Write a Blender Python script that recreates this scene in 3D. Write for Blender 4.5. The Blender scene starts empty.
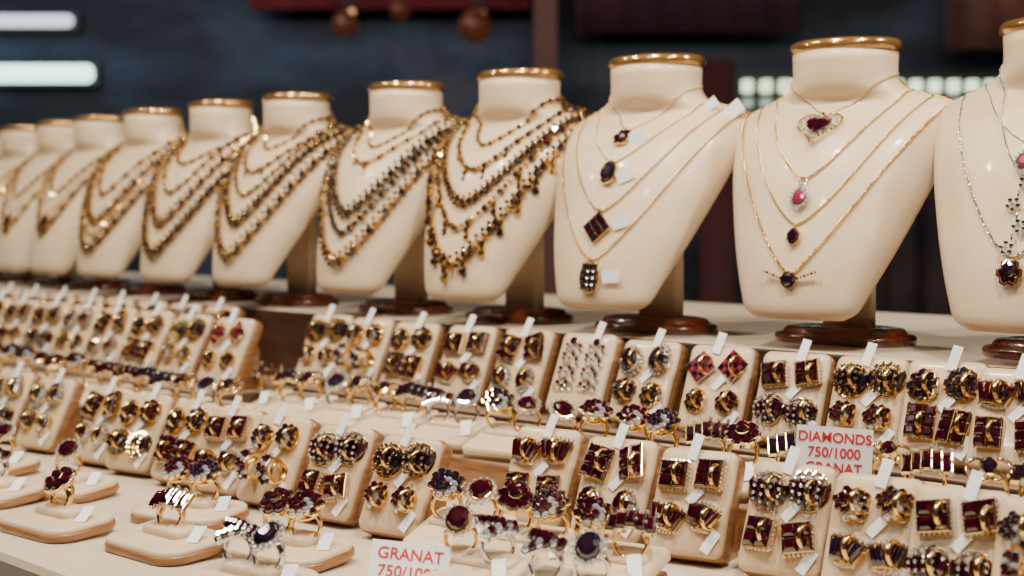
import bpy, bmesh, math, random
from math import sin, cos, pi, radians, sqrt
from mathutils import Matrix, Vector
random.seed(7)
CZ = 1.30          # eye height
S2 = math.sqrt(2)

# ------------------------------------------------------------------ materials
def mat(name, col, rough=0.5, metal=0.0, col2=None, scale=60, bump=0.0, coat=0.0, emis=None, estr=0, spec=0.5, bscale=None, stretch=None, lo=.35, hi=.65, col3=None):
    m = bpy.data.materials.new(name); m.use_nodes = True
    nt = m.node_tree; b = nt.nodes['Principled BSDF']
    b.inputs['Roughness'].default_value = rough
    b.inputs['Metallic'].default_value = metal
    b.inputs['Coat Weight'].default_value = coat
    b.inputs['Coat Roughness'].default_value = 0.08
    b.inputs['Specular IOR Level'].default_value = spec
    tc = nt.nodes.new('ShaderNodeTexCoord'); mp = nt.nodes.new('ShaderNodeMapping')
    nt.links.new(tc.outputs['Object'], mp.inputs[0])
    if stretch: mp.inputs['Scale'].default_value = stretch
    n = nt.nodes.new('ShaderNodeTexNoise'); n.inputs['Scale'].default_value = scale; n.inputs['Detail'].default_value = 4
    nt.links.new(mp.outputs[0], n.inputs['Vector'])
    r = nt.nodes.new('ShaderNodeValToRGB')
    r.color_ramp.elements[0].position = lo; r.color_ramp.elements[1].position = hi
    r.color_ramp.elements[0].color = (*col, 1)
    c2 = col2 or tuple(min(1, c*0.88) for c in col)
    r.color_ramp.elements[1].color = (*c2, 1)
    if col3:
        e=r.color_ramp.elements.new(min(1,hi+.12)); e.color=(*col3,1)
    nt.links.new(n.outputs['Fac'], r.inputs[0]); nt.links.new(r.outputs[0], b.inputs['Base Color'])
    if bump:
        n2 = nt.nodes.new('ShaderNodeTexNoise'); n2.inputs['Scale'].default_value = bscale or scale*8
        nt.links.new(tc.outputs['Object'], n2.inputs['Vector'])
        bp = nt.nodes.new('ShaderNodeBump'); bp.inputs['Strength'].default_value = bump; bp.inputs['Distance'].default_value = 0.0005
        nt.links.new(n2.outputs['Fac'], bp.inputs['Height']); nt.links.new(bp.outputs[0], b.inputs['Normal'])
    if emis:
        b.inputs['Emission Color'].default_value = (*emis, 1); b.inputs['Emission Strength'].default_value = estr
    return m
GOLD, SILV, GARN, DIAM, DARK, CREAM, WOOD, MAHO, WHITE, RED, PINK, RGOLD, STEEL, TAN = range(14)
MATS = [
 mat('gold', (1.0,0.73,0.30), .13, 1.0, (0.90,0.58,0.20)),
 mat('silver', (0.90,0.90,0.92), .11, 1.0, (0.72,0.72,0.75)),
 mat('garnet', (0.048,0.001,0.009), .05, 0.0, (0.010,0.0003,0.003), scale=180, coat=1, spec=1),
 mat('diamond', (0.97,0.97,1.0), .05, .7, (0.65,0.67,0.74), scale=300, coat=1, spec=1),
 mat('sapphire_dark', (0.008,0.008,0.020), .05, 0.0, (0.020,0.002,0.010), scale=150, coat=1, spec=1),
 mat('cream_leatherette', (0.75,0.585,0.40), .36, 0, (0.69,0.53,0.35), scale=25, bump=.25, bscale=900, coat=.12),
 mat('oak_wood', (0.32,0.145,0.052), .33, 0, (0.16,0.066,0.024), scale=30, coat=.4, stretch=(1,1,9)),
 mat('mahogany', (0.15,0.035,0.014), .22, 0, (0.07,0.014,0.007), scale=30, coat=.8, stretch=(1,6,6)),
 mat('paper_white', (0.90,0.90,0.90), .55, 0, (0.86,0.86,0.87)),
 mat('red_ink', (0.60,0.01,0.03), .6),
 mat('pink_stone', (0.34,0.03,0.08), .06, 0.0, (0.2,0.015,0.05), coat=1, spec=.9),
 mat('cap_bronze', (0.62,0.36,0.12), .16, .75, (0.40,0.19,0.06), scale=40, coat=1),
 mat('dark_steel', (0.30,0.31,0.36), .18, 1.0, (0.12,0.12,0.15), scale=200),
 mat('tan_leatherette', (0.64,0.475,0.30), .38, 0, (0.56,0.405,0.245), scale=25, bump=.3, bscale=900, coat=.12),
]

# ------------------------------------------------------------------ mesh builder
def _ico(sub):
    bm = bmesh.new(); bmesh.ops.create_icosphere(bm, subdivisions=sub, radius=1)
    v = [tuple(x.co) for x in bm.verts]; f = [tuple(y.index for y in x.verts) for x in bm.faces]; bm.free(); return v, f
ICO = {s: _ico(s) for s in (1, 2, 3)}
class MB:
    def __init__(s): s.v=[]; s.f=[]; s.m=[]; s.s=[]; s.X=Matrix.Identity(4)
    def add(s, vs, fs, m, smooth=True, M=None):
        o=len(s.v); T = s.X @ M if M is not None else s.X
        s.v += [tuple(T @ Vector(v)) for v in vs]
        s.f += [tuple(i+o for i in f) for f in fs]; s.m += [m]*len(fs); s.s += [smooth]*len(fs)
    def ball(s, c, r, m, sub=1, smooth=True, M=None):
        if not hasattr(r,'__len__'): r=(r,r,r)
        T = Matrix.Translation(c) @ (M or Matrix.Identity(4)) @ Matrix.Diagonal((*r,1))
        s.add(*ICO[sub], m, smooth, T)
    def loft(s, rings, m, smooth=True, cap0=True, cap1=True, M=None, closed=True):
        n=len(rings[0]); vs=[p for r in rings for p in r]; fs=[]
        for i in range(len(rings)-1):
            for j in range(n if closed else n-1):
                k=(j+1)%n; fs.append((i*n+j,i*n+k,(i+1)*n+k,(i+1)*n+j))
        if cap0: fs.append(tuple(range(n))[::-1])
        if cap1: fs.append(tuple((len(rings)-1)*n+j for j in range(n)))
        s.add(vs, fs, m, smooth, M)
    def torus(s, R, r, m, M=None, n=20, k=6, a0=0, a1=2*pi, sx=1.0, sz=1.0, wid=1.0, taper=0.0):
        full = abs(a1-a0-2*pi)<1e-6; cnt=n if full else n+1; rings=[]
        for i in range(cnt):
            a=a0+(a1-a0)*i/n; w=1+taper*max(0,sin(a))
            rings.append([((R+r*w*cos(b))*cos(a)*sx, r*wid*w*sin(b), (R+r*w*cos(b))*sin(a)*sz) for b in [2*pi*j/k for j in range(k)]])
        if full: rings.append(rings[0])
        s.loft(rings, m, True, not full, not full, M)
    def gem(s, c, rx, rz, d, m, n=8, ph=None, M=None, bez=GOLD, bw=.0006):
        ph = pi/n if ph is None else ph
        def ring(f, y): return [(rx*f*cos(ph+2*pi*i/n), y, rz*f*sin(ph+2*pi*i/n)) for i in range(n)]
        T = Matrix.Translation(c) @ (M or Matrix.Identity(4))
        s.loft([ring(.7,0), ring(1,-d*.5), ring(.84,-d*.8), ring(.5,-d)], m, False, M=T)
        if bez is not None:
            fx=(rx+bw*1.4)/rx; fz=(rz+bw*1.4)/rz
            def rb(e,y): return [((rx*cos(ph+2*pi*i/n))*(1+(fx-1)*e), y, (rz*sin(ph+2*pi*i/n))*(1+(fz-1)*e)) for i in range(n)]
            s.loft([rb(1,0), rb(1,-d*.5), rb(0,-d*.55)], bez, False, True, False, M=T)
    def obj(s, name, mesh_only=False):
        me=bpy.data.meshes.new(name); me.from_pydata(s.v, [], s.f)
        for mm in MATS: me.materials.append(mm)
        me.polygons.foreach_set('material_index', s.m); me.polygons.foreach_set('use_smooth', s.s)
        me.update()
        if mesh_only: return me
        o=bpy.data.objects.new(name, me); bpy.context.collection.objects.link(o); return o
def put(me, name, M):
    o=bpy.data.objects.new(name, me); bpy.context.collection.objects.link(o); o.matrix_world=M; return o
def rrect(w,h,r,seg=5):
    pts=[]
    for cx,cz,a in ((w/2-r,h/2-r,0),(-w/2+r,h/2-r,pi/2),(-w/2+r,-h/2+r,pi),(w/2-r,-h/2+r,3*pi/2)):
        for i in range(seg+1):
            b=a+pi/2*i/seg; pts.append((cx+r*cos(b), cz+r*sin(b)))
    return pts
def slab(mb, cx, cz, w, h, r, prof, m, M=None, smooth=True, horiz=False):
    rings=[]
    for y,ins in prof:
        pr=rrect(w-2*ins,h-2*ins,max(r-ins,.0008))
        rings.append([(cx+a, y, cz+b) if not horiz else (cx+a, cz+b, y) for a,b in pr])
    mb.loft(rings, m, smooth, M=M)
def box(mb, x0,x1,y0,y1,z0,z1,m,M=None,bev=0.0):
    vs=[(x,y,z) for x in (x0,x1) for y in (y0,y1) for z in (z0,z1)]
    mb.add(vs,[(0,1,3,2),(4,6,7,5),(0,4,5,1),(2,3,7,6),(0,2,6,4),(1,5,7,3)],m,False,M)
RX=lambda a: Matrix.Rotation(a,4,'X'); RY=lambda a: Matrix.Rotation(a,4,'Y'); RZ=lambda a: Matrix.Rotation(a,4,'Z')
TR=lambda x,y,z: Matrix.Translation((x,y,z))
# counter frame: n = distance of a row from the viewer, t = distance along row (towards far left)
def rowM(n,t,h,yaw):
    return TR((n-t)/S2,(n+t)/S2,CZ-h) @ RZ(radians(yaw))

# ------------------------------------------------------------------ necklace bust
TAB=[(.027,.042,-.094,.014,.006),(.033,.054,-.092,.022,.008),(.050,.063,-.084,.030,.010),(.08,.076,-.067,.042,.012),
 (.12,.091,-.044,.052,.014),(.16,.104,-.020,.060,.018),(.192,.1115,.002,.062,.018),(.210,.114,.018,.058,.014),
 (.219,.105,.022,.050,.016),(.227,.080,.015,.044,.024),(.234,.059,.006,.042,.032),(.243,.0515,.002,.041,.037),(.270,.0515,.002,.042,.038)]
def prof(z):
    z=max(TAB[0][0],min(TAB[-1][0],z))
    for i in range(len(TAB)-1):
        if z<=TAB[i+1][0]: break
    a,b=TAB[i],TAB[i+1]; hh=b[0]-a[0]; u=(z-a[0])/hh; out=[]
    pa=TAB[max(0,i-1)]; pb=TAB[min(len(TAB)-1,i+2)]
    for k in range(1,5):
        sec=(b[k]-a[k])/hh
        m0=(b[k]-pa[k])/(b[0]-pa[0]); m1=(pb[k]-a[k])/(pb[0]-a[0])
        if i==0: m0=sec
        out.append((2*u**3-3*u*u+1)*a[k]+(u**3-2*u*u+u)*hh*m0+(-2*u**3+3*u*u)*b[k]+(u**3-u*u)*hh*m1)
    return out
def surf(phi,z,off=0.0):   # phi 0 front, +-90deg side, 180 back
    w,yc,df,db=prof(z); d = df if cos(phi)>0 else db
    nx,ny = sin(phi)/max(w,.01), -cos(phi)/max(d,.01); L=sqrt(nx*nx+ny*ny)
    return Vector((w*sin(phi)+off*nx/L, yc-d*cos(phi)+off*ny/L, z))
def build_bust():
    mb=MB(); N=48; rings=[]
    zs=[.027,.0285,.0305,.034,.040]+[.046+i*.0075 for i in range(21)]+[.201,.206,.210,.213,.216,.219,.222,.225,.228,.232,.236,.241,.250,.260,.270]
    for z in zs: rings.append([tuple(surf(2*pi*j/N,z)) for j in range(N)])
    mb.loft(rings, CREAM, True)
    def oval(s,z): return [(.0515*s*sin(2*pi*j/N), .002-.040*s*cos(2*pi*j/N), z) for j in range(N)]
    mb.loft([oval(1.0,.2685),oval(1.05,.2695),oval(1.07,.273),oval(1.05,.2775),oval(.99,.2795),oval(.93,.280)], RGOLD, True)
    slab(mb,0,.010,.050,.016,.004,[(.012,0),(.17,0.0)],CREAM,horiz=True)
    def ob(s,z): return [(.068*s*(abs(sin(a))**.8)*(1 if sin(a)>0 else -1), .0-.044*s*(abs(cos(a))**.8)*(1 if cos(a)>0 else -1), z) for a in [2*pi*j/N for j in range(N)]]
    mb.loft([ob(.97,0),ob(1.0,.002),ob(1.0,.006),ob(.97,.0085),ob(.88,.0095),ob(.86,.012),ob(.82,.0145),ob(.7,.0155)], MAHO, True)
    return mb.obj('necklace_display_bust', True)
def path(zl,xe,zt,p=1.5,off=.001,skew=0.0):
    half=[]
    for i in range(61):
        t=i/60; z=zl+(zt-zl)*t**p; w=prof(z)[0]; x=min(xe*t,w*.999); half.append(surf(math.asin(x/w),z,off))
    ph0=math.asin(min(1,xe/prof(zt)[0]*.999))
    for i in range(1,14):
        u=i/13; half.append(surf(ph0+(pi-ph0)*u, zt+(.252-zt)*min(1,u*1.4), off))
    L=[Vector((-q.x,q.y,q.z)) for q in half[::-1]]+half[1:]
    return L
def resample(P,d):
    out=[]; acc=0; out.append((P[0],(P[1]-P[0]).normalized()))
    for a,b in zip(P,P[1:]):
        l=(b-a).length
        if l<1e-9: continue
        while acc+l>=d:
            q=(d-acc)/l; a=a+(b-a)*q; l=(b-a).length; acc=0; out.append((a.copy(),(b-a).normalized() if l>1e-9 else Vector((1,0,0))))
        acc+=l
    return out
def link_chain(mb,P,r,m,m2=None):
    for i,(q,t) in enumerate(resample(P,r*2.3)):
        R=t.to_track_quat('X','Z').to_matrix().to_4x4()@RX((i%2)*pi/2)
        mb.ball(q,(r*1.5,r*1.0,r*.6),m2 if (m2 is not None and i%7==0) else m,1,True,R)
def pend(mb,kind,zl,off=.001,x=0):
    w=prof(zl)[0]
    c=surf(math.asin(x/w),zl,off+.001); q=surf(math.asin(x/w),max(.034,zl-.012),off+.001)
    tilt=math.atan2(c.y-q.y, c.z-q.z)
    M=TR(*c)@RX(-tilt)@Matrix.Scale(1.5 if kind=='heart' else 1.3,4)
    o=mb.X.copy(); mb.X=o@M
    if kind=='heart':
        def hp(s,y,n=28):
            return [(s*.001*16*sin(a)**3*.70, y, s*.001*.70*(13*cos(a)-5*cos(2*a)-2*cos(3*a)-cos(4*a))-.0125) for a in [2*pi*i/n for i in range(n)]]
        for pt in hp(1.05,-.0012,24): mb.ball(pt,.0012,DIAM,1,False)
        H=hp(1.32,-.0005,48)
        for a,b in zip(H,H[1:]+H[:1]):
            mb.ball(((a[0]+b[0])/2,-.0008,(a[2]+b[2])/2),.0012,GOLD,1)
        mb.loft([hp(.62,0)[::-1],hp(.78,-.002)[::-1],hp(.62,-.0035)[::-1],hp(.36,-.0042)[::-1]],GARN,False)
        mb.ball((0,-.001,-.001),.0016,GOLD,2)
    elif kind=='halo':
        mb.torus(.003,.0006,SILV,TR(0,-.001,-.002)); mb.ball((0,-.0012,-.0065),.0018,DIAM,1,False)
        mb.gem((0,0,-.014),.0048,.0052,.004,PINK,10,bez=SILV)
        for i in range(14):
            a=2*pi*i/14; mb.ball((.0062*cos(a),-.0018,-.014+.0066*sin(a)),.0013,DIAM,1,False)
        mb.ball((0,-.002,-.0225),.0013,DIAM,1,False)
    elif kind=='drop':
        mb.ball((0,-.001,-.002),.0013,GOLD,1)
        mb.gem((0,0,-.0085),.0042,.0052,.004,DARK,8)
        mb.ball((0,-.001,-.0155),.0012,GOLD)
    elif kind=='bar':
        mb.gem((0,0,-.003),.005,.005,.004,DARK,10)
        for sx in (-1,1):
            for i in range(6): mb.ball((sx*(.0065+i*.0026),-.001,-.002+i*.0009),.0014,DIAM if i%2 else GOLD,1,False)
    elif kind=='oval':
        mb.ball((0,-.001,.001),.0016,GOLD)
        mb.gem((0,0,-.009),.0065,.0085,.005,DARK,10,bw=.001)
    elif kind=='flower':
        for i in range(6):
            a=2*pi*i/6; mb.gem((.0052*cos(a),0,-.009+.0052*sin(a)),.0028,.0028,.0035,GARN,6)
        mb.ball((0,-.002,-.009),.0022,DIAM,1,False); mb.ball((0,-.001,.0),.0014,GOLD)
    elif kind=='grid':
        mb.ball((0,-.001,.001),.0015,GOLD)
        for i in range(4):
            for j in range(3):
                mb.gem((-.005+j*.005,0,-.005-i*.005),.0027,.0027,.003,(DARK,GARN,DIAM)[(i+j)%2 if (i*j)%5 else 0],4,bez=GOLD)
        mb.torus(.009,.0007,GOLD,TR(0,-.001,-.0125),sx=.95,sz=1.3)
    elif kind=='rhomb':
        mb.ball((0,-.001,.001),.0015,GOLD)
        for i in range(3):
            for j in range(3): mb.gem(((i-j)*.0042,0,-.004-(i+j)*.0042),.0038,.0038,.003,GARN if (i+j)%2 else DARK,4,ph=0)
    elif kind=='blossoms':
        for k in range(4):
            zc=-.006-k*.014; xx=(-1)**k*.003
            for i in range(5):
                a=2*pi*i/5+k; mb.ball((xx+.0034*cos(a),-.001,zc+.0034*sin(a)),.0018,SILV,1,False)
            mb.ball((xx,-.002,zc),.0015,DIAM,1,False)
            if k: mb.ball((xx*.2,-.001,zc+.007),(.0008,.0008,.003),SILV)
        mb.gem((0,0,-.060),.0032,.0045,.003,DARK,8,bez=SILV)
    mb.X=o
def tagcard(mb,x,z,rot,w=.009,h=.015):
    c=surf(math.asin(x/prof(z)[0]),z,.004)
    box(mb,-w/2,w/2,-.0003,.0003,-h/2,h/2,WHITE,TR(*c)@RY(rot)@RX(-.2))

bust_me=build_bust()
BUST=[(.468,1.205,-42,),(.318,1.36,-38),(.151,1.496,-40),(.008,1.64,-41),(-.134,1.79,-42),(-.296,1.951,-42),(-.424,2.07,-42),
      (-.562,2.226,-42),(-.688,2.38,-42),(-.792,2.505,-42),(-.907,2.646,-42),(-1.03,2.79,-42)]
def necklace(name,M,fn):
    mb=MB(); fn(mb); o=mb.obj(name); o.matrix_world=M; return o
ENDS=[(.050,.244),(.068,.234),(.086,.227),(.103,.219)]
def thin(zl,e,kind,m=GOLD,r=.0010,p=1.45):
    def f(mb):
        P=path(zl,ENDS[e][0],ENDS[e][1],p,r); link_chain(mb,P,r,m)
        if kind: pend(mb,kind,zl)
    return f
def beads(zl,e,r,pal,p=1.7,drops=0,twin=False,de=0.0):
    def f(mb):
        P=path(zl,ENDS[e][0]+de,ENDS[e][1],p,r*.9)
        L=resample(P,r*1.95)
        for i,(q,t) in enumerate(L):
            m=pal[i%len(pal)]; R=t.to_track_quat('X','Z').to_matrix().to_4x4()@RX(i*1.3)
            s=1.05 if m in (GARN,DARK) else .85
            mb.ball(q,(r*s,r*s*.9,r*s),m,1,m in (RGOLD,),R)
            if m in (GARN,DARK):
                mb.torus(r*.85,r*.24,GOLD,TR(*q)@R@RZ(pi/2)@TR(0,-r*.8,0),8,4)
            if twin:
                mb.ball((q.x,q.y-r*.5,q.z-r*1.4),r*.62,GOLD if i%2 else GARN,1,False)
                mb.ball((q.x,q.y-r*.3,q.z+r*1.3),r*.55,GOLD if i%3 else DARK,1,False)
            if drops and i%drops==0 and q.z<.19 and q.y<.02:
                mb.ball((q.x,q.y-.001,q.z-r*1.9),(r*.9,r*.9,r*1.2),GOLD,1,False); mb.ball((q.x,q.y-.002,q.z-r*3.8),(r*1.0,r*1.0,r*1.1),GARN if (i//drops)%2 else GOLD,1,False)
    return f
styles={
 0:[('silver_necklace',thin(.150,0,'blossoms',SILV,.0013)),('silver_necklace',thin(.085,2,'flower',SILV,.0018)),('silver_necklace',thin(.175,1,'halo',SILV))],
 1:[('heart_pendant_necklace',thin(.210,0,'heart',GOLD,.0011)),('diamond_pendant_necklace',thin(.150,1,'halo',GOLD,.0016)),('gold_pendant_necklace',thin(.110,2,'drop',GOLD,.0014)),('gold_collar_necklace',thin(.066,3,'bar',GOLD,.0018,1.25))],
 2:[('garnet_pendant_necklace',thin(.203,0,'flower')),('garnet_pendant_necklace',thin(.170,1,'oval',GOLD,.0011)),('garnet_pendant_necklace',thin(.122,2,'rhomb',GOLD,.0014)),('garnet_pendant_necklace',thin(.075,3,'grid',GOLD,.0015))],
}
bn='garnet_bead_necklace'
styles[3]=[(bn,beads(.195,0,.0032,[GARN,GOLD])),(bn,beads(.168,1,.0038,[DARK,GOLD,GARN,GOLD],drops=4)),(bn,beads(.133,2,.0042,[GARN,DARK],1.6,twin=True)),
           (bn,beads(.105,2,.0042,[GOLD,GARN,GOLD],1.6,drops=5,de=.006)),(bn,beads(.068,3,.0050,[GARN,GOLD,GOLD,DARK],1.6,drops=3,twin=True))]
styles[4]=[(bn,beads(.200,0,.0028,[GOLD,GARN])),(bn,beads(.180,1,.0034,[GOLD,GOLD,GARN],drops=4)),(bn,beads(.122,2,.0050,[STEEL,DARK],1.5,twin=True)),
           (bn,beads(.098,2,.0048,[DARK,STEEL],1.5,de=.008)),(bn,beads(.066,3,.0050,[RGOLD,DARK,GOLD],1.6,twin=True))]
styles[5]=[(bn,beads(.205,0,.0032,[GOLD,GARN])),(bn,beads(.175,1,.0040,[RGOLD,GARN],drops=5)),(bn,beads(.145,1,.0036,[GOLD,GARN],de=.006)),(bn,beads(.110,2,.0052,[GARN,DARK],1.5,twin=True)),(bn,beads(.068,3,.0054,[DARK,RGOLD],1.5,twin=True))]
styles[6]=[(bn,beads(.190,1,.0036,[GOLD,GARN],drops=4)),(bn,beads(.150,1,.0040,[GOLD,DARK])),(bn,beads(.108,2,.0052,[GARN,RGOLD],1.5,twin=True)),(bn,beads(.068,3,.0054,[DARK,GARN],1.5,twin=True))]
styles[7]=[(bn,beads(.150,1,.0046,[GOLD,RGOLD,GARN],1.5)),(bn,beads(.110,2,.0048,[GOLD,GARN],1.5,twin=True)),(bn,beads(.070,3,.0050,[RGOLD,DARK],1.5,twin=True)),(bn,beads(.090,2,.0036,[GOLD]))]
for k in range(8,12):
    styles[k]=[('gold_bead_necklace',beads(.150,1,.0036,[[GOLD,GARN],[GOLD,DARK],[GARN,RGOLD],[GOLD]][k%4],1.4)),('gold_bead_necklace',beads(.09,2,.0044,[GOLD,DARK,RGOLD],1.3,twin=(k%2==0))),('gold_necklace',thin(.12,1,'oval',GOLD,.0014))]
HB=.120
for i,(x,y,yaw) in enumerate(BUST):
    M=TR(x,y,CZ-HB)@RZ(radians(yaw))@Matrix.Diagonal((1,1,1.029,1))
    b=put(bust_me,'necklace_display_bust',M)
    for nm,fn in styles[i]: necklace(nm,M,fn)
    if i in (1,2):
        def tg(mb):
            if i==2:
                for (xx,z,r) in ((.019,.194,1.45),(.020,.157,1.2),(.026,.112,1.3),(.024,.060,1.5)): tagcard(mb,xx,z,r,.012,.018)
                tagcard(mb,.092,.218,.9,.014,.030); tagcard(mb,.070,.226,.9,.010,.02)
            else: tagcard(mb,-.05,.240,.9,.010,.016)
        mb=MB(); tg(mb); o=mb.obj('price_tags'); o.matrix_world=M

# ------------------------------------------------------------------ earring board stands
TILT=radians(-27); BW,BH=.064,.084
BT=TR(0,-.012,.006)@RX(TILT)
def build_board(w=BW,h=BH):
    mb=MB()
    slab(mb,0,h/2,w,h,.008,[(0,.0015),(.0015,0),(.0115,0),(.013,.0015)],WOOD,BT)
    slab(mb,0,h/2,w-.002,h-.002,.0075,[(0.0005,0),(-.003,.0003),(-.0048,.0015),(-.0058,.004),(-.0064,.010),(-.0066,.02)],TAN,BT)
    a=BT@Vector((0,.012,.002)); b=BT@Vector((0,.012,h*.7)); hw=w*.40
    vs=[(sx*hw,q[0],q[1]) for sx in (-1,1) for q in ((a.y,0),(a.y,a.z+.002),(b.y,b.z),(b.y+.008,b.z-.006),(b.y+.008,0))]
    mb.add(vs,[(4,3,2,1,0),(5,6,7,8,9),(0,1,6,5),(1,2,7,6),(2,3,8,7),(3,4,9,8),(4,0,5,9)],WOOD,False)
    return mb.obj('earring_display_stand',True)
board_me=build_board()
def hoop_back(mb,c,r=.008,m=GOLD):
    mb.torus(r,.0014,m,TR(*c)@RZ(pi/2-.3),16,5,wid=1.6)
def e_shell(mb,c,m=GARN,s=1,n=5):
    rib=DIAM if m==GARN else GOLD
    for i in range(n):
        u=(i-(n-1)/2)/((n-1)/2); x=c[0]+u*.0098*s; q=sqrt(1-.5*u*u); hgt=.0118*s*q; d=.0095*s*q
        T=RY(u*.22)
        mb.ball((x,c[1]-.001,c[2]),(.0027*s,d,hgt),m,1,False,T)
        if i<n-1:
            for k in range(7):
                a=(k-3)*.42; q2=sqrt(1-.5*(u+.25)**2)
                mb.ball((x+.00245*s,c[1]-.001-.0098*s*q2*cos(a),c[2]+.012*s*q2*sin(a)),.0012*s,rib,1,False)
    mb.torus(.0122*s,.0009,GOLD,TR(c[0],c[1]-.0005,c[2]),18,5)
def e_fan(mb,c,m=GARN,s=1):
    for i in range(5):
        u=(i-2)/2; T=RY(u*.35)
        mb.gem((c[0]+u*.0092*s,c[1]-.003+abs(u)*.002,c[2]),.0030*s,.0105*s,.0065*s,m,4,ph=pi/4,M=T,bw=.0006)
    for z in (-.0105,.0105):
        for j in range(8): 
            u=(j-3.5)/3.5; mb.ball((c[0]+u*.0115*s*(1.15 if z>0 else .85),c[1]-.003,c[2]+z*s-abs(u)*.002*s*(1 if z>0 else -1)),.0014*s,DIAM,1,False)
    mb.ball((c[0],c[1],c[2]),(.011*s,.003*s,.010*s),GOLD,2)
def e_block(mb,c,m=GARN,s=1,rows=3,cols=2):
    for i in range(rows):
        for j in range(cols):
            mb.gem((c[0]+(j-(cols-1)/2)*.0094*s,c[1]-.002,c[2]+(i-(rows-1)/2)*.0076*s),.0060*s,.0048*s,.0062*s,m,4,ph=pi/4,bw=.0006,M=RZ((j-.5)*.35))
    box(mb,c[0]-.0085*s,c[0]+.0085*s,c[1]-.002,c[1]+.001,c[2]-.011*s,c[2]+.011*s,GOLD)
    for i in range(rows+1):
        for j in range(7): mb.ball((c[0]-.0087*s+j*.0029*s,c[1]-.0050,c[2]+(i-rows/2)*.0076*s),.0011*s,DIAM if (i+j)%3 else GOLD,1,False)
def e_flower(mb,c,m=GARN,s=1,n=8):
    mb.gem((c[0],c[1]-.004,c[2]),.0048*s,.0048*s,.0065*s,m,8)
    for i in range(n):
        a=2*pi*i/n; mb.gem((c[0]+.0080*s*cos(a),c[1]-.001,c[2]+.0080*s*sin(a)),.0032*s,.0032*s,.0055*s,m,6,bw=.0005)
        a+=pi/n; mb.ball((c[0]+.0108*s*cos(a),c[1]-.002,c[2]+.0108*s*sin(a)),.0014*s,DIAM if i%2 else GOLD,1,False)
    mb.torus(.0095*s,.0007*s,GOLD,TR(c[0],c[1]-.001,c[2]),18,5)
def e_square(mb,c,m=GARN,s=1):
    # 2x2 square-set stones with a diamond channel
    for i in (-1,1):
        for j in (-1,1):
            mb.gem((c[0]+i*.0050*s,c[1]-.003,c[2]+j*.0050*s),.0066*s,.0066*s,.0066*s,m,4,ph=pi/4,bw=.0006)
    for k in range(4):
        T=TR(c[0],c[1]-.0035,c[2])@RY(k*pi/2)
        for j in range(7): mb.ball(T@Vector(((j-3)*.0032*s,0,.0108*s)),.0014*s,DIAM,1,False)
    box(mb,c[0]-.0108*s,c[0]+.0108*s,c[1]-.002,c[1]+.001,c[2]-.0108*s,c[2]+.0108*s,GOLD)
def e_grid(mb,c,m=GARN,s=1,k=4):
    for i in range(k):
        for j in range(k):
            mb.gem((c[0]+(i-j)*.0034*s,c[1]-.0015,c[2]+(i+j-k+1)*.0034*s),.0031*s,.0031*s,.0034*s,m if (i+j)%2 else PINK if m==GARN else DIAM,4,ph=0,bez=SILV,bw=.0004)
def e_oval(mb,c,m=GARN,s=1):
    mb.gem((c[0],c[1]-.003,c[2]),.0075*s,.0095*s,.0075*s,m,10,bez=SILV)
    for i in range(16):
        a=2*pi*i/16; mb.ball((c[0]+.0094*s*cos(a),c[1]-.003,c[2]+.0116*s*sin(a)),.0016*s,DIAM,1,False)
def e_dangle(mb,c,m=GARN,s=1):
    for j in range(3):
        x=c[0]+(j-1)*.006*s
        for i in range(9): mb.ball((x+.0016*sin(i*2),c[1]-.002,c[2]+.010*s-i*.004*s-(j%2)*.004),.0020*s,[SILV,DIAM,GARN][(i+j)%3],1,False)
        mb.torus(.003*s,.0006,SILV,TR(x,c[1]-.002,c[2]-.026*s))
    mb.gem((c[0],c[1]-.002,c[2]+.013*s),.0035,.0035,.004,m,8,bez=SILV)
def e_hoop(mb,c,m=GARN,s=1):
    T=TR(c[0],c[1]-.0075*s,c[2])@RZ(pi/2-.35)
    mb.torus(.0085*s,.0019*s,GOLD,T,22,6,wid=2.4)
    for k in (-1,1):
        for i in range(8):
            a2=(i-3.5)*.30
            P=T@Vector((-.0108*s*cos(a2),k*.0024*s,.0108*s*sin(a2)))
            mb.ball(P,.0024*s,m if (i+k)%3 else DIAM,1,False)
def e_cluster(mb,c,m=GARN,s=1):
    mb.ball((c[0],c[1],c[2]),(.009*s,.004*s,.0095*s),GOLD,2)
    for i in range(19):
        r=.0092*s*sqrt((i+.5)/19); a=i*2.4; y=-.0028-.003*(1-(r/(.0092*s))**2)
        mb.gem((c[0]+r*cos(a),c[1]+y,c[2]+r*sin(a)),.0024*s,.0024*s,.0034*s,m if i%5 else DIAM,6,bw=.0003)
def tag(mb,x,z,rot,w=.008,h=.020,y=-.0085):
    box(mb,-w/2,w/2,-.0004,0,-h/2,h/2,WHITE,TR(x,y,z)@RY(rot)@RX(.08))
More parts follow.
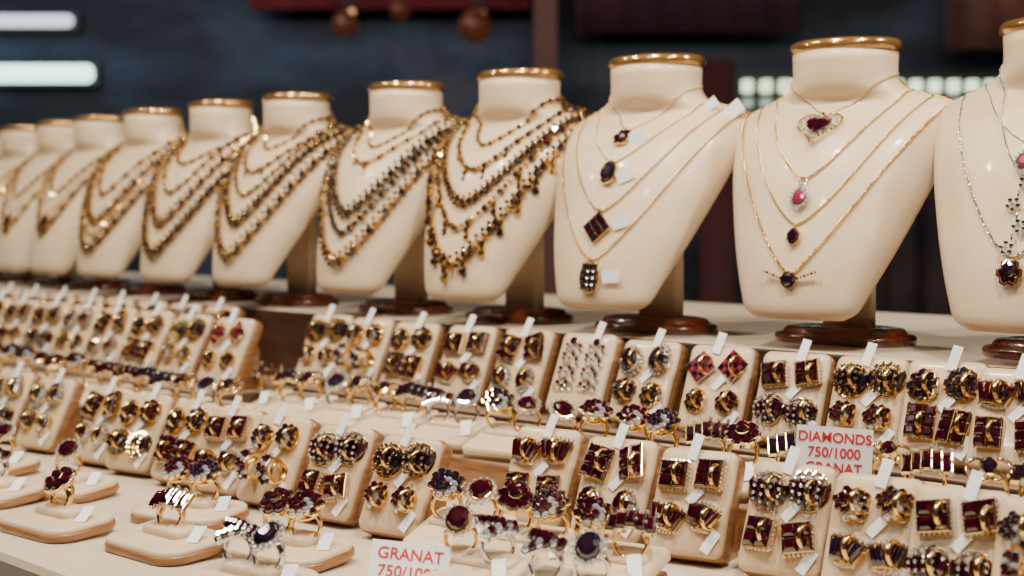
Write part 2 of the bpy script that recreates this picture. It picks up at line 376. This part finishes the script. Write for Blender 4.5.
def build_set(top,bot,m1,m2,s1=1,s2=1,tagx=.014,seed=0):
    rnd=random.Random(seed); mb=MB(); mb.X=BT.copy()
    dx=.0148
    for sx in (-1,1):
        o=mb.X
        cx,cz=sx*dx+rnd.uniform(-.001,.001),.0605+sx*.0015
        mb.X=o@TR(cx,-.0066,cz)@RY(rnd.uniform(-.25,.25))@RZ(rnd.uniform(-.3,.2)); top(mb,(0,0,0),m1,s1)
        cx,cz=sx*dx*.97+rnd.uniform(-.0015,.0015),.0275+sx*rnd.uniform(-.002,.002)
        mb.X=o@TR(cx,-.0066,cz)@RY(rnd.uniform(-.3,.3))@RZ(rnd.uniform(-.3,.2)); bot(mb,(0,0,0),m2,s2)
        mb.X=o
        hoop_back(mb,(sx*dx+.006,-.014,.060),.0085)
        hoop_back(mb,(sx*dx+.005,-.013,.028),.0080)
    tag(mb,tagx,.083,.22); tag(mb,.022,.012,.5,.008,.018,-.0078); tag(mb,.004,.045,.7,.007,.014,-.0085)
    return mb.obj('garnet_earrings',True)
combos=[(e_fan,e_block,GARN,GARN,1.1,1.05),(e_block,e_oval,GARN,GARN,1.15,1.1),(e_flower,e_shell,GARN,DARK,1.2,1.15),(e_grid,e_flower,GARN,GARN,1.15,1.0),
 (e_oval,e_flower,DARK,DARK,1.25,1.1),(e_cluster,e_fan,GARN,DARK,1.25,1.05),(e_shell,e_cluster,DARK,GARN,1.2,1.15),(e_square,e_shell,GARN,GARN,1.05,1.15),
 (e_cluster,e_hoop,DARK,GARN,1.25,1.25),(e_flower,e_block,DARK,GARN,1.2,1.15),(e_square,e_fan,GARN,GARN,1.05,1.05),(e_shell,e_square,GARN,GARN,1.2,1.05)]
SETS=[build_set(*c,tagx=random.uniform(-.004,.018),seed=i) for i,c in enumerate(combos)]
mbd=MB(); mbd.X=BT.copy()
for sx in (-1,1): e_dangle(mbd,(sx*.013,-.0066,.056),GARN,1.2)
tag(mbd,.012,.083,.2); SET_D=mbd.obj('dangle_earrings',True)
def stand(n,t,h,yaw,idx,sc=1.0):
    M=rowM(n,t,h,yaw)@Matrix.Scale(sc,4)
    put(board_me,'earring_display_stand',M)
    if idx==99: put(SET_D,'dangle_earrings',M)
    else: put(SETS[idx%len(SETS)],'garnet_earrings',M)
HA,HS,HT=.200,.229,.264
for i,t in enumerate([.440,.497,.556,.624,.698,.778,.862,.942,1.027,1.11,1.20,1.28,1.355]):
    stand(1.035,t,HA,-35+random.uniform(-3,3),[2,0,9,6,7,3,4,99,1,10,9,8,6][i],random.uniform(1.0,1.04))
for i,t in enumerate([.395,.454,.517,.587,.673,.752,.836]):
    stand(.865,t,HT,-32+random.uniform(-3,3),[8,7,5,11,10,1,0][i],1.02)
for i,t in enumerate([.888,.975,1.064,1.140,1.213,1.30,1.375,1.50,1.60,1.70]):
    stand(.755,t,HT,-35+random.uniform(-3,3),[6,11,8,10,9,2,1,4,7,2][i])
k=0
for t in [1.405+.088*i for i in range(12)]:
    k+=1; stand(.93,t,HA,-37+random.uniform(-3,3),k*3+k//4)
for t in [1.60+.088*i for i in range(14)]:
    k+=1; stand(1.04,t,HA,-37,k*5+1)

# ------------------------------------------------------------------ ring pads and rings
PT=TR(0,-.001,.021)@RX(radians(17))
def build_pad(w=.074,d=.062):
    mb=MB()
    slab(mb,0,0,w-.004,d-.006,.003,[(0,.0),(.010,0),(.012,.001)],WOOD,horiz=True)
    slab(mb,0,0,w,d,.006,[(-.009,.001),(-.008,0),(-.003,0),(-.001,.0015),(0,.005),(.0004,.012)],CREAM,PT,horiz=True)
    slab(mb,0,.008,w*.84,.022,.008,[(-.001,0),(.002,0),(.004,.002),(.005,.006)],CREAM,PT,horiz=True)
    box(mb,-.005,.005,-.0002,.0002,-.009,.009,WHITE,PT@TR(.029,-.010,.0055)@RZ(.5)@RX(-1.1))
    return mb.obj('ring_display_pad',True)
pad_me=build_pad()
def build_low():
    mb=MB(); w,d=.100,.066; T=TR(0,0,.002)@RX(radians(5))
    slab(mb,0,0,w,d,.020,[(0,.002),(.002,0),(.006,0),(.0075,.0015)],WOOD,T,horiz=True)
    slab(mb,0,0,w-.003,d-.003,.0185,[(.0065,0),(.010,0),(.0115,.0015),(.0122,.006),(.0125,.012)],CREAM,T,horiz=True)
    slab(mb,0,.004,.050,.024,.008,[(.011,0),(.017,.0005),(.0195,.003),(.020,.007)],CREAM,T,horiz=True)
    box(mb,-.005,.005,-.0002,.0002,-.010,.010,WHITE,T@TR(.036,.004,.0165)@RZ(.5)@RX(-1.2))
    return mb.obj('ring_display_pad_low',True)
low_me=build_low()
def build_ring(kind,m,seed,band=GOLD):
    mb=MB(); R=.0093
    mb.X=TR(0,0,R-.003)@RX(-.15)
    mb.torus(R,.0013,band,None,28,6,wid=2.2,taper=.9)
    o=mb.X; mb.X=o@TR(0,-.002,R+.0012)@RX(radians(-46))@Matrix.Scale(1.1,4)
    if kind==0:
        mb.gem((0,0,0),.0062,.0076,.0065,m,10,bez=band)
        for i in range(14):
            a=2*pi*i/14; mb.ball((.0080*cos(a),-.0015,.0094*sin(a)),.0017,DIAM,1,False)
    elif kind==1:
        for i in range(8):
            a=2*pi*i/7; r=0 if i==7 else .0068
            mb.gem((r*cos(a),-.003 if i==7 else 0,r*sin(a)),.0036,.0036,.0055,m,8,bez=band)
            if i<7: mb.ball((.0098*cos(a+.45),-.002,.0098*sin(a+.45)),.0014,DIAM,1,False)
    elif kind==2:
        for i in range(5):
            x=(i-2)*.0050; mb.gem((x,-.001+abs(i-2)*.0018,0),.0034,.0078,.005,m,4,ph=pi/4)
            for z in (-.0075,0,.0075): mb.ball((x+.0024,-.003+abs(i-2)*.0016,z),.0015,DIAM,1,False)
    elif kind==3:
        for s in (-1,1):
            for i in range(6):
                mb.gem((-.0085+i*.0034,-.001+abs(i-2.5)*.0009,s*(.0052-(i)*.0012)),.0024,.0036,.005,m if s>0 or i%2 else DIAM,6,bez=band)
    elif kind==4:
        mb.ball((0,.001,0),(.009,.003,.009),GOLD,2)
        for i in range(22):
            r=.0095*sqrt((i+.5)/22); a=i*2.4
            mb.gem((r*cos(a),-.0022-.003*(1-(r/.0095)**2),r*sin(a)),.0024,.0024,.0034,m if i%5 else DIAM,6,bw=.0003)
    elif kind==5: # open gold scroll with a small centre stone
        for k in (-1,1):
            mb.torus(.0058,.0011,GOLD,TR(k*.0048,-.001,0)@RY(k*.5),16,5,sz=1.25)
            for i in range(7): 
                a=2*pi*i/7; mb.ball((k*.0048+.0058*cos(a),-.0026,.007*sin(a)),.0012,DIAM,1,False)
        mb.gem((0,-.001,0),.0042,.0055,.006,m,8)
    mb.X=o
    return mb.obj('garnet_ring',True)
RINGS=[build_ring(*a) for a in [(0,GARN,0),(1,GARN,1),(2,DARK,2),(3,GARN,3,SILV),(4,GARN,4),(5,GARN,5),(0,DARK,6,SILV),(4,DARK,7),(2,GARN,8),(5,DARK,9)]]
rc=0
def pad(n,t,h,yaw,nr=3,low=False,sc=1.3,spin=None):
    global rc
    M=rowM(n,t,h,yaw); put(low_me if low else pad_me,'ring_display_pad',M)
    xs={1:[0],2:[-.0170,.0165],3:[-.024,0,.024]}[nr]
    for x in xs:
        rc+=1; q=(rc*3+rc//7)%10
        sp=random.uniform(.15,.95) if spin is None else spin
        if low: put(RINGS[q],'garnet_ring',M@TR(x*.9,.004,.0205)@RZ(sp-.3)@Matrix.Scale(sc,4))
        else: put(RINGS[q],'garnet_ring',M@PT@TR(x,.008+random.uniform(-.004,.004),.004)@RX(radians(-13+random.uniform(-12,8)))@RZ(sp)@Matrix.Scale(sc,4))
t=.375
i=0
while t<1.40:
    pad(.956,t,HS,-37+random.uniform(-3,3),2,sc=1.28); t+=.0835; i+=1
for t in [.665,.742,.818]: pad(.760,t,HT,-34+random.uniform(-4,4),2,sc=1.25)
for t in [.635,.722]: pad(.685,t,HT,-34,2,sc=1.2)
t=1.30
while t<2.3: pad(.85,t,HS,-36,2,sc=1.2); t+=.085
for n,t,nr in [(.652,.895,2),(.600,.985,1),(.575,1.115,1),(.675,1.07,2),(.655,1.255,1),(.595,1.28,1),(.66,1.42,2),(.575,.835,2)]:
    pad(n,t,HT,-36+random.uniform(-8,8),nr,True,sc=1.2)

# ------------------------------------------------------------------ price cards
def price_card(M,w,h,lines,size,lean=.25):
    mb=MB(); box(mb,-w/2,w/2,-.0004,.0004,0,h,WHITE)
    vs=[(-.008,0,0),(.008,0,0),(.008,.018,0),(-.008,.018,0),(-.008,0,h*.6),(.008,0,h*.6)]
    mb.add(vs,[(0,1,2,3),(0,3,4),(1,5,2),(3,2,5,4)],WHITE,False)
    o=mb.obj('price_sign'); o.matrix_world=M@RX(-lean)
    for i,s in enumerate(lines):
        cu=bpy.data.curves.new('sign_text','FONT'); cu.body=s; cu.size=size; cu.align_x='CENTER'; cu.extrude=.0001; cu.offset=.0002
        cu.materials.append(MATS[RED])
        tx=bpy.data.objects.new('sign_text_%d'%(i+1),cu); bpy.context.collection.objects.link(tx)
        tx.parent=o; tx.location=(0,-.0007,h-size*1.08*(i+1)); tx.rotation_euler=(pi/2,0,0)
price_card(rowM(.908,.578,HT,-6)@RY(.06),.056,.108,['DIAMONDS','750/1000','GRANAT'],.0103,.08)
price_card(rowM(.645,.750,HT,-2)@RY(.10),.056,.038,['GRANAT','750/1000'],.0115,.45)

# ------------------------------------------------------------------ stepped counter (rotated frame: x=-t, y=n)
FR=RZ(radians(-45))
shelfmat=mat('shelf_cream',(0.72,0.59,0.45),.4,0,(0.66,0.54,0.40),scale=6,coat=.15)
stepmat=mat('step_tan_shaded',(0.26,0.17,0.10),.7,0,(0.19,0.12,0.07),scale=20)  # tan darkened in the colour itself, for the shade between display rows
woodedge=mat('shelf_wood_shaded',(0.05,0.022,0.012),.4,0,(0.03,0.012,0.008),scale=10,coat=.3,stretch=(1,8,8))  # dark wood, its colour deepened further to hold the shade in the gaps
def cbox(name,x0,x1,y0,y1,z0,z1,top,side,bev=.002):
    bm=bmesh.new(); vs=[bm.verts.new((x,y,z)) for x in (x0,x1) for y in (y0,y1) for z in (z0,z1)]
    for f in [(0,1,3,2),(4,6,7,5),(0,4,5,1),(2,3,7,6),(0,2,6,4),(1,5,7,3)]: bm.faces.new([vs[i] for i in f])
    bmesh.ops.recalc_face_normals(bm,faces=bm.faces)
    for f in bm.faces: f.material_index=0 if f.normal.z>.5 else 1
    me=bpy.data.meshes.new(name); bm.to_mesh(me); bm.free(); me.materials.append(top); me.materials.append(side)
    o=bpy.data.objects.new(name,me); bpy.context.collection.objects.link(o)
    md=o.modifiers.new('b','BEVEL'); md.width=bev; md.segments=2
    return o
root=bpy.data.objects.new('display_counter',None); bpy.context.collection.objects.link(root); root.matrix_world=FR
parts=[cbox('table_top',-3.4,.35,.510,1.085,CZ-HT-.03,CZ-HT,shelfmat,shelfmat,.008),
 cbox('cabinet_body',-3.38,.33,.54,1.56,0.0,CZ-HT-.03,woodedge,woodedge),
 cbox('lower_step',-1.36,.35,.922,1.08,CZ-HT,CZ-HS,stepmat,MATS[WOOD]),
 cbox('lower_step_left',-3.4,-1.25,.815,1.08,CZ-HT,CZ-HS,stepmat,woodedge),
 cbox('upper_step',-1.41,.35,1.002,1.083,CZ-HS,CZ-HA,stepmat,woodedge),
 cbox('upper_step_left',-3.4,-1.36,.892,1.083,CZ-HS,CZ-HA,stepmat,woodedge),
 cbox('bust_shelf',-3.4,.35,1.086,1.60,CZ-HT-.03,CZ-HB,shelfmat,woodedge,.003)]
for p in parts: p.parent=root

# ------------------------------------------------------------------ room behind
wallm=mat('wall_navy',(0.004,0.006,0.013),.7,0,(0.035,0.055,0.095),scale=1.7,lo=.42,hi=.62,col3=(0.10,0.05,0.05),stretch=(1,1,2.4))
floorm=mat('floor_tiles',(0.08,0.06,0.05),.35,0,(0.05,0.04,0.035),scale=3)
ceilm=mat('ceiling_plaster',(0.05,0.05,0.06),.8)
def room(name,x0,x1,y0,y1,z0,z1,m):
    return cbox(name,x0,x1,y0,y1,z0,z1,m,m,.001)
room('floor',-5,4,-1.5,5,-.1,0,floorm)
room('wall_back',-5,4,4.8,5,0,3.0,wallm)
room('wall_left',-5.1,-5,-1.5,5,0,3.0,wallm)
room('wall_right',4,4.1,-1.5,5,0,3.0,wallm)
room('ceiling',-5,4,-1.5,5,3.0,3.1,ceilm)
def em(name,c,s): return mat(name,c,.5,0,c,emis=c,estr=s)
YB=4.72
def wx(u,Y=YB): return (u-512)/1422*Y
def wz(v,Y=YB): return CZ+(217-v)/1422*Y
winm=em('window_daylight',(0.66,0.85,0.58),2.4); winm2=em('window_daylight_dim',(0.45,0.65,0.52),.8); frm=mat('window_frame',(0.02,0.02,0.02),.5)
wroot=bpy.data.objects.new('window_1',None); bpy.context.collection.objects.link(wroot)
x0,x1=wx(740),wx(1060)
f=cbox('frame',x0-.03,x1+.03,YB+.03,YB+.06,wz(112),wz(72),frm,frm); f.parent=wroot
n=17
for i in range(n):
    a=x0+(x1-x0)*i/n
    p=cbox('pane_%d'%(2*i+1),a+.010,a+(x1-x0)/n-.020,YB,YB+.03,wz(92),wz(80),winm,winm,.001); p.parent=wroot
    p=cbox('pane_%d'%(2*i+2),a+.010,a+(x1-x0)/n-.020,YB,YB+.03,wz(107),wz(99),winm2,winm2,.001); p.parent=wroot
def drape(name,u0,u1,z0,z1,mm,Y=YB,amp=.03,wl=.12):
    X0,X1,Z0,Z1=wx(u0,Y),wx(u1,Y),z0,z1; n=80; vs=[];fs=[]
    for i in range(n+1):
        x=X0+(X1-X0)*i/n; y=Y+amp*sin(x/wl*2*pi)*.5
        vs+=[(x,y,Z0+.005*abs(sin(x/wl*pi))),(x,y,Z1)]
    for i in range(n): fs.append((2*i,2*i+2,2*i+3,2*i+1))
    me=bpy.data.meshes.new(name); me.from_pydata(vs,[],fs); me.materials.append(mm)
    for q in me.polygons: q.use_smooth=True
    o=bpy.data.objects.new(name,me); bpy.context.collection.objects.link(o)
    s=o.modifiers.new('s','SOLIDIFY'); s.thickness=.01; return o
drape('shop_awning',250,530,wz(10,4.65),wz(-60,4.65),mat('awning_dark_red',(0.22,0.02,0.025),.8,0,(0.03,0.006,0.012),scale=2.5),4.65,.01)
drape('shop_awning',575,800,wz(34,4.65),wz(-60,4.65),mat('awning_maroon',(0.06,0.012,0.02),.8,0,(0.015,0.006,0.014),scale=2.5),4.65,.01)
drape('maroon_curtain',700,735,.001,wz(60,4.6),mat('maroon_cloth',(0.07,0.012,0.012),.8),4.6,.01)
drape('brown_curtain',880,1080,.001,wz(118,4.6),mat('brown_cloth',(0.05,0.022,0.02),.8,0,(0.012,0.008,0.014),scale=4),4.6)
drape('rose_curtain',945,1080,wz(50,4.6),wz(-60,4.6),mat('rose_cloth',(0.22,0.09,0.07),.8,0,(0.08,0.03,0.03),scale=4),4.6,.01)
pr=mat('post_red',(0.13,0.04,0.03),.6)
cbox('wooden_post',wx(533),wx(556),4.6,4.66,0,3.0,pr,pr)
def strip(u0,u1,v,c,s,hh=.03):
    r=bpy.data.objects.new('wall_strip_light',None); bpy.context.collection.objects.link(r)
    a=cbox('housing',wx(u0)-.01,wx(u1)+.01,4.76,4.8,wz(v)-hh-.01,wz(v)+hh+.01,frm,frm); a.parent=r
    m_=em('tube_glow',c,s); b=cbox('tube',wx(u0),wx(u1),4.72,4.76,wz(v)-hh,wz(v)+hh,m_,m_,.02); b.parent=r
strip(-30,92,73,(0.60,0.95,0.88),3.5)
strip(-20,72,20,(0.80,0.80,0.85),1.2,.022)
lampm=mat('lantern_amber',(0.30,0.09,0.04),.3,.3,(0.06,0.016,0.01),scale=14,emis=(0.9,0.25,0.08),estr=.03)
lampm2=em('lamp_glow_small',(1.0,0.55,0.28),.5)
for (u,v,r,mm) in [(345,24,.040,lampm),(475,26,.050,lampm),(400,10,.032,lampm),(352,12,.011,lampm2),(482,14,.011,lampm2)]:
    Y=4.3
    o=bpy.data.objects.new('pendant_lamp',None); bpy.context.collection.objects.link(o); o.location=(wx(u,Y),Y,wz(v,Y))
    bm=bmesh.new(); bmesh.ops.create_uvsphere(bm,u_segments=20,v_segments=12,radius=r); me=bpy.data.meshes.new('globe'); bm.to_mesh(me); bm.free(); me.materials.append(mm)
    g=bpy.data.objects.new('globe',me); bpy.context.collection.objects.link(g); g.parent=o
    L=3.0-wz(v,Y); bm=bmesh.new(); bmesh.ops.create_cone(bm,cap_ends=True,segments=8,radius1=.004,radius2=.004,depth=L-r,matrix=Matrix.Translation((0,0,r+(L-r)/2))); me=bpy.data.meshes.new('cord'); bm.to_mesh(me); bm.free(); me.materials.append(frm)
    g=bpy.data.objects.new('cord',me); bpy.context.collection.objects.link(g); g.parent=o

# ------------------------------------------------------------------ lights
def area(loc,tgt,size,pw,col):
    l=bpy.data.lights.new('unseen_area_light','AREA'); l.shape='DISK'; l.size=size; l.energy=pw; l.color=col  # unseen lamps, added to light the display and back wall and give sparkle
    o=bpy.data.objects.new('unseen_area_light',l); bpy.context.collection.objects.link(o); o.location=loc
    o.rotation_euler=(Vector(tgt)-Vector(loc)).to_track_quat('-Z','Y').to_euler()
W=(1,.88,.71)
area((.35,.55,2.5),(.2,1.2,1.1),.09,19,W)
area((-.35,.95,2.5),(-.1,1.5,1.1),.09,19,W)
area((-1.0,1.4,2.5),(-.7,2.1,1.1),.09,17,W)
area((-1.6,1.9,2.5),(-1.1,2.6,1.1),.09,9,W)
area((1.0,.8,2.3),(.2,1.2,1.1),.05,13,(1,.91,.78))
area((.1,.0,2.4),(.1,1.2,1.1),.05,5,(1,.95,.88))
area((-.9,.4,2.4),(-.3,1.5,1.1),.05,5,(1,.95,.88))
area((-1.5,3.2,2.8),(-1.5,4.8,1.6),1.5,24,(.6,.75,1))
area((1.2,3.2,2.8),(1.2,4.8,1.6),1.5,8,(1,.8,.7))
w=bpy.data.worlds.new('world'); bpy.context.scene.world=w; w.use_nodes=True
w.node_tree.nodes['Background'].inputs[0].default_value=(.7,.72,.85,1); w.node_tree.nodes['Background'].inputs[1].default_value=.06

# ------------------------------------------------------------------ camera
cam=bpy.data.cameras.new('camera'); co=bpy.data.objects.new('camera',cam); bpy.context.collection.objects.link(co)
co.location=(0,0,CZ); co.rotation_euler=(pi/2,0,0)
cam.sensor_width=36; cam.lens=50; cam.shift_y=-71/1024; cam.clip_start=.05; cam.clip_end=50
cam.dof.use_dof=True; cam.dof.focus_distance=1.12; cam.dof.aperture_fstop=5.2
bpy.context.scene.camera=co
